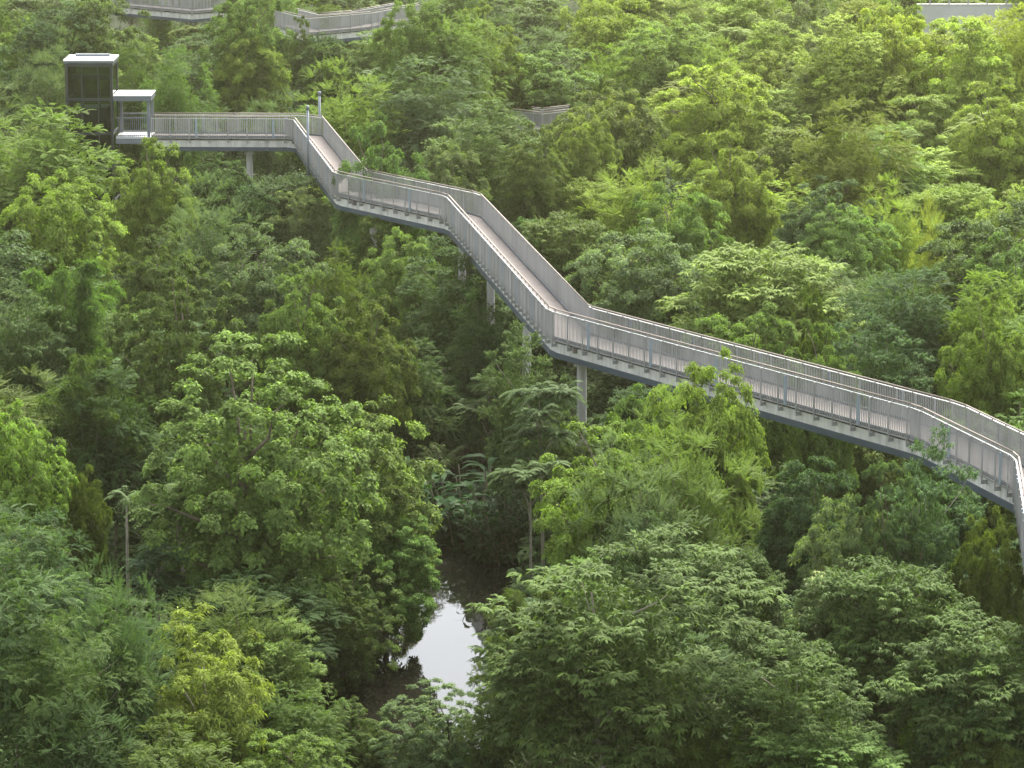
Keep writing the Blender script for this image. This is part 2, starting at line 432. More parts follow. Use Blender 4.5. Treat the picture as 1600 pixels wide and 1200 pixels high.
for k in range(5): m_.box(b0.x + k * 1.6, b0.x + k * 1.6 + .12, b0.y + .06, b0.y + .18, b0.z + .853, b0.z + 1.8)
m_.build('railing', M['rail'], wl, off=wl.location)
tag(wl, 'low white wall showing between treetops at the upper right corner', 'wall')
f0 = ray(1255, 10, 330)
wf = empty('timber_fence', (f0.x, f0.y, float(ground(f0.x, f0.y))))
m_ = MB()
for k in range(26): m_.box(f0.x + k * .3, f0.x + k * .3 + .14, f0.y, f0.y + .06, f0.z - 3, f0.z + 1.2)
m_.build('slats', M['wood'], wf, off=wf.location)
m_ = MB(); m_.box(f0.x, f0.x + 7.7, f0.y + .063, f0.y + .13, f0.z + .2, f0.z + .32); m_.box(f0.x, f0.x + 7.7, f0.y + .063, f0.y + .13, f0.z - 2, f0.z - 1.9); m_.build('rail', M['wood'], wf, off=wf.location)
tag(wf, 'brown timber slat fence at the top edge above the yellow-green trees', 'fence')

# ------------------------------------------------------------------ foliage geometry
def nrm(a): return a / np.maximum(np.linalg.norm(a, axis=-1, keepdims=True), 1e-6)
UP = np.array([0, 0, 1.])
class Leaves:
    def __init__(s): s.V = []; s.F = []; s.T = []; s.n = 0
    def diamond(s, P, D, Nn, L, W, tint, fold=.18, droop=.1, mid=.45):
        n = len(P); D = nrm(D); S = nrm(np.cross(D, Nn)); Nn = np.cross(S, D)
        L = np.broadcast_to(np.asarray(L, float), (n,))[:, None]; W = np.broadcast_to(np.asarray(W, float), (n,))[:, None]
        m = P + D * L * mid
        v = np.stack([P, m + S * W * .5 + Nn * W * fold, P + D * L - UP * L * droop, m - S * W * .5 + Nn * W * fold], 1)
        i = s.n + 4 * np.arange(n)[:, None]
        s.V.append(v.reshape(-1, 3)); s.F.append(np.concatenate([i + [0, 1, 2], i + [0, 2, 3]], 0)); s.T.append(np.repeat(tint, 4)); s.n += 4 * n
    def strip(s, P, D, Nn, L, W, tint, droop=.35, fold=.15):
        n = len(P); D = nrm(D); S = nrm(np.cross(D, Nn)); Nn = np.cross(S, D)
        L = np.broadcast_to(np.asarray(L, float), (n,))[:, None]; W = np.broadcast_to(np.asarray(W, float), (n,))[:, None]
        a = P + D * L * .35 - UP * L * droop * .12; b = P + D * L * .72 - UP * L * droop * .5; t = P + D * L * .97 - UP * L * droop
        v = np.stack([P, a + S * W * .5 + Nn * W * fold, a - S * W * .5 + Nn * W * fold, b + S * W * .42, b - S * W * .42, t], 1)
        i = s.n + 6 * np.arange(n)[:, None]
        s.V.append(v.reshape(-1, 3))
        s.F.append(np.concatenate([i + k for k in ([0, 1, 2], [1, 3, 2], [2, 3, 4], [3, 5, 4])], 0)); s.T.append(np.repeat(tint, 6)); s.n += 6 * n
    def mesh(s, name, mat):
        return mesh_np(name, np.concatenate(s.V), np.concatenate(s.F), mat, np.clip(np.concatenate(s.T), 0, 1))

def rdir(rng, n):
    return nrm(rng.normal(size=(n, 3)))

def crown_clumps(rng, r, zc, rz, n, cr, low=-.75, shell=.5, lumps=7, lump=.3):
    """clump centres inside an uneven ellipsoid of radius r / rz centred at height zc"""
    d = rdir(rng, n * 3); d = d[d[:, 2] > low][:n]; n = len(d)
    L = rdir(rng, lumps); L[:, 2] = np.abs(L[:, 2]) * .8
    amp = rng.uniform(-.6, 1.1, lumps) * lump
    k = np.exp(-((1 - d @ nrm(L).T) / .22)) @ amp
    rad = (1 - lump * .25 + k) * (rng.uniform(0, 1, n) ** shell)
    rad = np.clip(rad, .12, 1.25)
    C = d * rad[:, None] * np.array([r, r, rz]); C[:, 2] += zc
    crad = cr * rng.uniform(.6, 1.35, n)
    return C, d, crad, rng.normal(0, .13, n)

def spray_points(rng, C, d, crad, ct, per, flat=.62, out=.6, up=.55):
    n = len(C); i = np.repeat(np.arange(n), per)
    o = nrm(rdir(rng, n * per) * .8 + d[i] * out + UP * up)
    P = C[i] + o * (crad[i] * rng.uniform(.45, 1.0, n * per))[:, None] * np.array([1, 1, flat])
    return P, o, ct[i], i

def limbs(rng, H, r, zc, tops, tr, mat, name, lean=.25, nl=9, stems=1):
    b = MB()
    for s in range(stems):
        a0 = rng.uniform(0, 6.28); bx = (rng.normal(0, .35), rng.normal(0, .35)) if stems > 1 else (0, 0)
        tip = np.array([rng.normal(0, lean), rng.normal(0, lean), H * .8])
        pts = [np.array([bx[0], bx[1], -.4])]
        for k in range(1, 6):
            f = k / 5; pts.append(np.array([bx[0] * (1 - f) + tip[0] * f + rng.normal(0, .1), bx[1] * (1 - f) + tip[1] * f + rng.normal(0, .1), tip[2] * f]))
        b.tube(pts, [tr * (1.2 - .95 * k / 5) / math.sqrt(stems) for k in range(6)], 8)
        sel = tops[rng.permutation(len(tops))[:max(3, nl // stems)]]
        for t in sel:
            f = min(.9, max(.25, (t[2] / (H * .8)) * rng.uniform(.45, .75)))
            k = f * 5; i0 = int(k); base = pts[i0] + (pts[min(5, i0 + 1)] - pts[i0]) * (k - i0)
            m1 = base * .6 + t * .4 + np.array([rng.normal(0, .15), rng.normal(0, .15), .15 + rng.normal(0, .15)])
            m2 = base * .25 + t * .75 + np.array([rng.normal(0, .12), rng.normal(0, .12), .12])
            b.tube([base, m1, m2, t], [tr * .42, tr * .3, tr * .18, tr * .06], 6)
    me = bpy.data.meshes.new(name); me.from_pydata(b.v, [], b.f); me.polygons.foreach_set('use_smooth', np.ones(len(b.f), bool)); me.materials.append(mat)
    return me

PROTO = {}       # species -> list of (crown mesh, trunk mesh, mesh radius, mesh height)
def reg(sp, crown, trunk, r, H): PROTO.setdefault(sp, []).append((crown, trunk, r, H))

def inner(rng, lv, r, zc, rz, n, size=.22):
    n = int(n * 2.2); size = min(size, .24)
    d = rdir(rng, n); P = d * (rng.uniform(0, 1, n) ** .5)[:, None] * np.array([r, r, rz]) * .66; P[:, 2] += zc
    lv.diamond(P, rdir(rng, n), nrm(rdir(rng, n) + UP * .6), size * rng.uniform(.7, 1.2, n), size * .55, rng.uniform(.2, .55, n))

def make_broad(seed, leafL=.145, leafW=.10, ncl=270, per=28, k=8, r=4., H=9., low=-.8, lump=.32, rzf=.46, bark='bark', sp='broad', cr=.58, tone=.5):
    rng = np.random.default_rng(seed); lv = Leaves(); rz = H * rzf; zc = H - rz
    C, d, crad, ct = crown_clumps(rng, r * .88, zc, rz * .9, ncl, cr, low=low, lump=lump, shell=.42)
    P, o, t, ci = spray_points(rng, C, d, crad, ct, per)
    n = len(P); st = rng.normal(0, .1, n)
    Ns = nrm(UP * .75 + o * .85 + rdir(rng, n) * .35)
    e1 = nrm(np.cross(Ns, rdir(rng, n))); e2 = np.cross(Ns, e1); sc = rng.uniform(.55, 1.35, n); jit = .5 * leafL
    for j in range(k):
        a = 2.4 * j + rng.normal(0, .25, n)
        D = e1 * np.cos(a)[:, None] + e2 * np.sin(a)[:, None]
        q = P + D * (leafL * .35 * sc * rng.uniform(.1, 1.4, n))[:, None] + Ns * rng.uniform(-.06, .06, n)[:, None] + rdir(rng, n) * jit
        lv.diamond(q, D - UP * .12, nrm(Ns + rdir(rng, n) * .45), leafL * sc * rng.uniform(.75, 1.2, n), leafW * sc * rng.uniform(.8, 1.2, n), tone + t + st + rng.normal(0, .1, n))
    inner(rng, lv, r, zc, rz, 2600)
    reg(sp, lv.mesh(sp + '_leaves', M['leaf']), limbs(rng, H, r, zc, C, .17, M[bark], sp + '_wood', nl=20), r, H)

def make_fan(seed, r=4., H=9., ncl=170, per=18, fingers=9, fl=.28, fw=.068, sp='feathery', tone=.5, rzf=.45, bark='bark', lump=.38, droop=.45):
    """layered crown: fans of drooping finger-like leaflets on flat tiers"""
    rng = np.random.default_rng(seed); lv = Leaves(); rz = H * rzf; zc = H - rz
    C, d, crad, ct = crown_clumps(rng, r * .86, zc, rz * .88, ncl, 1.0, low=-.75, lump=lump, shell=.4)
    P, o, t, ci = spray_points(rng, C, d, crad, ct, per, flat=.36, out=.7, up=.45)
    n = len(P); hor = o.copy(); hor[:, 2] *= .35; hor = nrm(hor + rdir(rng, n) * .15)
    side = nrm(np.cross(hor, UP)); st = rng.normal(0, .08, n)
    for j in range(fingers):
        a = (j - (fingers - 1) / 2) / ((fingers - 1) / 2) * R(88) + rng.normal(0, .12, n)
        D = hor * np.cos(a)[:, None] + side * np.sin(a)[:, None] + UP * rng.normal(.12, .14, n)[:, None]
        off = hor * (.1 * np.cos(a))[:, None]
        lv.strip(P + off, D, nrm(UP + rdir(rng, n) * .35), fl * rng.uniform(.75, 1.2, n), fw * rng.uniform(.8, 1.2, n), tone + t + st + rng.normal(0, .09, n), droop=droop * rng.uniform(.6, 1.4))
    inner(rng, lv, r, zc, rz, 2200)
    reg(sp, lv.mesh(sp + '_leaves', M['leaf']), limbs(rng, H, r, zc, C, .11, M[bark], sp + '_wood', nl=12), r, H)

def make_fine(seed, r=4., H=9., ncl=150, per=17, sp='fine', tone=.5, ll=.18, lw=.055, rach=.55, pairs=9, rzf=.46, bark='bark', up=.5, droop=.35, lump=.34, cr=.85, low=-.8):
    """fine compound leaves: drooping rachis with rows of small leaflets"""
    rng = np.random.default_rng(seed); lv = Leaves(); rz = H * rzf; zc = H - rz
    C, d, crad, ct = crown_clumps(rng, r * .88, zc, rz * .9, ncl, cr, low=low, lump=lump, shell=.42)
    P, o, t, ci = spray_points(rng, C, d, crad, ct, per, flat=.5, up=up)
    n = len(P); hor = nrm(o * np.array([1, 1, .5]) + rdir(rng, n) * .3); Ns = nrm(UP + o * .7 + rdir(rng, n) * .2); side = nrm(np.cross(hor, Ns)); st = rng.normal(0, .07, n)
    L = rach * rng.uniform(.7, 1.25, n)
    for j in range(pairs):
        f = (j + .5) / pairs
        b = P + hor * (L * f)[:, None] - UP * (L * droop * f * f)[:, None]
        for sg in (-1, 1):
            D = side * sg + hor * .45 + rdir(rng, n) * .12
            lv.diamond(b, D, nrm(Ns + rdir(rng, n) * .25), ll * rng.uniform(.8, 1.2, n) * (1 - .35 * f), lw, tone + t + st + rng.normal(0, .08, n), droop=.15, fold=.1)
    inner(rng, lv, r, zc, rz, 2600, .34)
    reg(sp, lv.mesh(sp + '_leaves', M['leaf']), limbs(rng, H, r, zc, C, .11, M[bark], sp + '_wood', nl=12), r, H)

def make_plume(seed, r=3., H=11., culms=26, sp='plume', tone=.5):
    """bamboo-like clump of arching plumes"""
    rng = np.random.default_rng(seed); lv = Leaves(); b = MB()
    for c in range(culms):
        a = rng.uniform(0, 6.28); out = r * rng.uniform(.15, 1.) ; h = H * rng.uniform(.62, 1.0) * (1 - .22 * (out / r) ** 2)
        base = np.array([math.cos(a), math.sin(a), 0]) * rng.uniform(0, .5)
        dv = np.array([math.cos(a), math.sin(a), 0.])
        ts = np.linspace(0, 1, 30)
        pts = base + dv * (out * ts ** 2.2)[:, None] + UP * (h * (1 - (1 - ts) ** 1.7) - .12 * h * ts ** 6)[:, None]
        b.tube([pts[i] for i in (0, 6, 12, 18, 24, 29)], [.05, .045, .04, .03, .02, .008], 5)
        m = 150
        f = rng.uniform(.22, 1., m) ** .8; i = np.minimum((f * 29).astype(int), 28)
        q = pts[i] + (pts[i + 1] - pts[i]) * (f * 29 - i)[:, None]
        dd = nrm(rdir(rng, m) * np.array([1, 1, .35]) + dv * .35)
        ln = .95 * (1.1 - .65 * f) * rng.uniform(.6, 1.2, m); t0 = tone + rng.normal(0, .1, m) + rng.normal(0, .08)
        for j in range(9):
            g_ = (j + 1) / 9
            pp = q + dd * (ln * g_)[:, None] - UP * (ln * .35 * g_ ** 2)[:, None]
            lv.diamond(pp, dd * .8 + rdir(rng, m) * .7 - UP * .25, nrm(UP + rdir(rng, m) * .6), .24 * rng.uniform(.7, 1.2, m), .05, t0 + rng.normal(0, .1, m), droop=.25, fold=.1)
    me = bpy.data.meshes.new('plume_culms'); me.from_pydata(b.v, [], b.f); me.materials.append(M['pale_bark'])
    reg(sp, lv.mesh(sp + '_leaves', M['leaf']), me, r, H)

def frond(lv, rng, base, dirs, L, pairs, ll, lw, tint, droop=.5, rise=.35, b=None):
    n = len(base); dirs = nrm(dirs); side = nrm(np.cross(dirs, UP)); pts = []
    for j in range(pairs):
        f = (j + 1) / pairs
        p = base + dirs * (L * f)[:, None] + UP * (L * (rise * f - droop * f * f))[:, None]
        pts.append(p)
        for sg in (-1, 1):
            D = side * sg + dirs * .45 - UP * .12 + rdir(rng, n) * .08
            lv.strip(p, D, nrm(UP + rdir(rng, n) * .15), ll * (1.05 - .55 * f * f) * rng.uniform(.9, 1.1, n), lw, tint + rng.normal(0, .06, n), droop=.28, fold=.1)
    if b is not None:
        for q in range(n): b.tube([base[q]] + [pts[j][q] for j in (pairs // 3, 2 * pairs // 3, pairs - 1)], [.016, .013, .01, .005], 4)

def make_umbrella(seed, r=2.4, H=7., heads=11, sp='umbrella', tone=.45, bare=.56):
    """slender tree: whorls of big pinnate fronds at the branch ends"""
    rng = np.random.default_rng(seed); lv = Leaves(); b = MB()
    top = np.array([rng.normal(0, .2), rng.normal(0, .2), H * .86])
    tr = [np.array([0, 0, -.3]), top * .35 + [.08, .05, 0], top * .7, top]
    b.tube(tr, [.1, .085, .065, .045], 8)
    for h in range(heads):
        if h == 0: c = top + UP * .1
        else:
            a = 2.4 * h + rng.uniform(0, .6); q = rng.uniform(.3, .62) * r; zf = rng.uniform(bare, .84) * H
            c = np.array([math.cos(a) * q, math.sin(a) * q, zf + .35]); f = max(.2, zf / (H * .86) - .12)
            b.tube([top * f, top * f * .5 + c * .5 + UP * .1, c], [.04, .032, .022], 6)
        m = 19; an = np.arange(m) * 2.399 + rng.uniform(0, 6)
        d = np.stack([np.cos(an), np.sin(an), rng.uniform(-.1, .75, m)], 1)
        frond(lv, rng, np.repeat(c[None], m, 0), d, r * .5 * rng.uniform(.75, 1.15, m), 12, .3, .095, np.full(m, tone) + rng.normal(0, .09, m), droop=.55, rise=.25)
    me = bpy.data.meshes.new('umbrella_wood'); me.from_pydata(b.v, [], b.f); me.polygons.foreach_set('use_smooth', np.ones(len(b.f), bool)); me.materials.append(M['pale_bark'])
    reg(sp, lv.mesh(sp + '_leaves', M['leaf']), me, r, H)

def make_rosette(seed, r=1.8, H=3., heads=46, sp='rosette', tone=.4):
    rng = np.random.default_rng(seed); lv = Leaves(); b = MB()
    for h in range(heads):
        d = rdir(rng, 1)[0]; d[2] = abs(d[2]) * .9 + .05
        c = d * np.array([r, r, H * .86]) * rng.uniform(.6, .95)
        b.tube([np.array([c[0] * .1, c[1] * .1, -.1]), np.array([c[0] * .55, c[1] * .55, c[2] * .5]), c], [.035, .028, .02], 5)
        m = 26; an = np.arange(m) * 2.399; el = np.linspace(1.2, -.25, m)
        D = np.stack([np.cos(an) * np.cos(el), np.sin(an) * np.cos(el), np.sin(el)], 1)
        lv.strip(np.repeat(c[None], m, 0) - UP * np.linspace(0, .22, m)[:, None], D, nrm(UP + D * .2 + rdir(rng, m) * .2), .42 * rng.uniform(.8, 1.15, m), .06, np.full(m, tone) + rng.normal(0, .1, m) + rng.normal(0, .06), droop=.3)
    me = bpy.data.meshes.new('rosette_stems'); me.from_pydata(b.v, [], b.f); me.materials.append(M['bark'])
    reg(sp, lv.mesh(sp + '_leaves', M['leaf_glossy']), me, r, H)

def make_ginger(seed, r=2., H=3.4, sp='ginger'):
    rng = np.random.default_rng(seed); lv = Leaves(); b = MB()
    for s in range(80):
        a = rng.uniform(0, 6.28); q = r * rng.uniform(0, .75); base = np.array([math.cos(a) * q * .7, math.sin(a) * q * .7, -.1])
        lean = np.array([math.cos(a), math.sin(a), 0]) * rng.uniform(.15, .75) * (q / r + .25); h = H * rng.uniform(.5, .9)
        tip = base + lean * h + UP * h * .85
        b.tube([base, base * .5 + tip * .5 + UP * .1, tip], [.035, .03, .018], 5)
        m = 12; f = np.linspace(.25, 1, m); an = np.where(np.arange(m) % 2, 1, -1) * 1.2 + a + rng.normal(0, .5, m)
        P = base + (tip - base) * f[:, None]
        D = np.stack([np.cos(an), np.sin(an), np.full(m, .35) + .5 * f + rng.normal(0, .2, m)], 1)
        old = (rng.uniform(0, 1, m) > .93) * .45
        lv.strip(P, D, nrm(UP + rdir(rng, m) * .35), .95 * rng.uniform(.75, 1.2, m), .16 * rng.uniform(.85, 1.15, m), .36 + old * .9 + rng.normal(0, .08, m), droop=.5, fold=.18)
    me = bpy.data.meshes.new('ginger_stems'); me.from_pydata(b.v, [], b.f); me.materials.append(M['bark'])
    reg(sp, lv.mesh(sp + '_leaves', M['leaf_glossy']), me, r, H)

def make_palm(seed, r=2.2, H=3.2, sp='palm'):
    rng = np.random.default_rng(seed); lv = Leaves(); b = MB()
    c = np.array([0, 0, H * .45]); b.tube([(0, 0, -.3), (0.05, 0, H * .25), c], [.14, .12, .09], 8)
    m = 15; an = np.arange(m) * 2.399; d = np.stack([np.cos(an), np.sin(an), rng.uniform(.15, 1.1, m)], 1)
    frond(lv, rng, np.repeat(c[None], m, 0), d, r * rng.uniform(.85, 1.1, m), 22, .5, .05, np.full(m, .5) + rng.normal(0, .1, m), droop=.6, rise=.45, b=b)
    me = bpy.data.meshes.new('palm_trunk'); me.from_pydata(b.v, [], b.f); me.materials.append(M['bark'])
    reg(sp, lv.mesh(sp + '_leaves', M['leaf_glossy']), me, r, H)

for s in range(4): make_broad(11 + s)
for s in range(2): make_broad(36 + s, leafL=.12, leafW=.09, ncl=430, per=24, k=9, cr=.40, lump=.45, low=-.9, rzf=.49, sp='bushy')
for s in range(2): make_broad(31 + s, leafL=.25, leafW=.17, ncl=130, per=22, k=7, sp='bigleaf', cr=.9)
for s in range(2): make_broad(41 + s, leafL=.27, leafW=.08, ncl=150, per=20, k=9, sp='narrow', bark='pale_bark', lump=.45, tone=.5)
for s in range(4): make_fan(51 + s, bark='pale_bark' if s % 2 else 'bark')
for s in range(3): make_fine(61 + s)
for s in range(2): make_fine(71 + s, sp='wispy', ll=.15, lw=.04, rach=.7, pairs=11, per=13, ncl=140, droop=.15, up=.9, lump=.45)
for s in range(2): make_plume(81 + s)
for s in range(3): make_umbrella(91 + s)
make_umbrella(99, r=2.2, H=5.5, heads=1, sp='sapling')
for s in range(2): make_rosette(101 + s)
make_ginger(111); make_palm(121)

# ------------------------------------------------------------------ planting
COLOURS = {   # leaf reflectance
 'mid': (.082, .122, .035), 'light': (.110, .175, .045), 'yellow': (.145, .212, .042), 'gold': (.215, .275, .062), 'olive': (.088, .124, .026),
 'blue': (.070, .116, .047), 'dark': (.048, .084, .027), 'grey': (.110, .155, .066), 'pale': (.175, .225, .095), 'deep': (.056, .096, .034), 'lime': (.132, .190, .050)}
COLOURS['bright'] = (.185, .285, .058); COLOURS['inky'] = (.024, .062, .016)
CWORD = {'inky': 'dark green', 'bright': 'bright yellow-green', 'mid': 'mid-green', 'light': 'light green', 'yellow': 'yellow-green', 'gold': 'golden yellow', 'olive': 'olive', 'blue': 'blue-green', 'dark': 'dark green',
 'grey': 'grey-green', 'pale': 'pale silvery-green', 'deep': 'deep green', 'lime': 'lime-green'}
SPEC = {   # object name, what it looks like, category
 'broad': ('broadleaf_tree', 'small-leaved bushy tree', 'tree'), 'bigleaf': ('large_leaved_tree', 'large-leaved tree', 'tree'),
 'bushy': ('bushy_tree', 'fine-leaved bushy tree', 'tree'),
 'narrow': ('narrow_leaved_tree', 'narrow-leaved airy tree', 'tree'), 'feathery': ('feathery_tree', 'drooping fan-spray tree', 'tree'),
 'fine': ('fine_leaved_tree', 'fine feathery tree', 'tree'), 'wispy': ('wispy_tree', 'wispy soft-leaved tree', 'tree'), 'plume': ('bamboo_clump', 'bamboo-like plume clump', 'bamboo'),
 'umbrella': ('umbrella_tree', 'slender umbrella-frond tree', 'tree'), 'sapling': ('sapling', 'sapling with one frond whorl', 'sapling'),
 'rosette': ('rosette_shrub', 'shrub of strap-leaf rosettes', 'shrub'), 'ginger': ('ginger_clump', 'clump of long broad leaves', 'plant'), 'palm': ('palm', 'palm with arching fronds', 'palm')}
PARTS = {'plume': ('foliage', 'culms'), 'rosette': ('foliage', 'stems'), 'ginger': ('foliage', 'stems'), 'palm': ('fronds', 'trunk')}

def solve(px, ytop, H, dmin=70, dmax=460):
    a, b = dmin, dmax
    for _ in range(50):
        m_ = (a + b) / 2; p = ray(px, ytop, m_)
        if p.z - float(ground(p.x, p.y)) - H > 0: a = m_
        else: b = m_
    return (a + b) / 2

TREES = []
def plan(sp, px, ytop, w, H, col, label=None, hand=True, d=None):
    dd = d or solve(px, ytop, H)
    p = ray(px, ytop, dd)
    if d: H = p.z - float(ground(p.x, p.y))
    TREES.append(dict(sp=sp, px=px, ytop=ytop, w=w, H=H, col=col, label=label, hand=hand, d=dd, x=p.x, y=p.y, r=w * dd / (2 * F), gz=float(ground(p.x, p.y))))
    return TREES[-1]

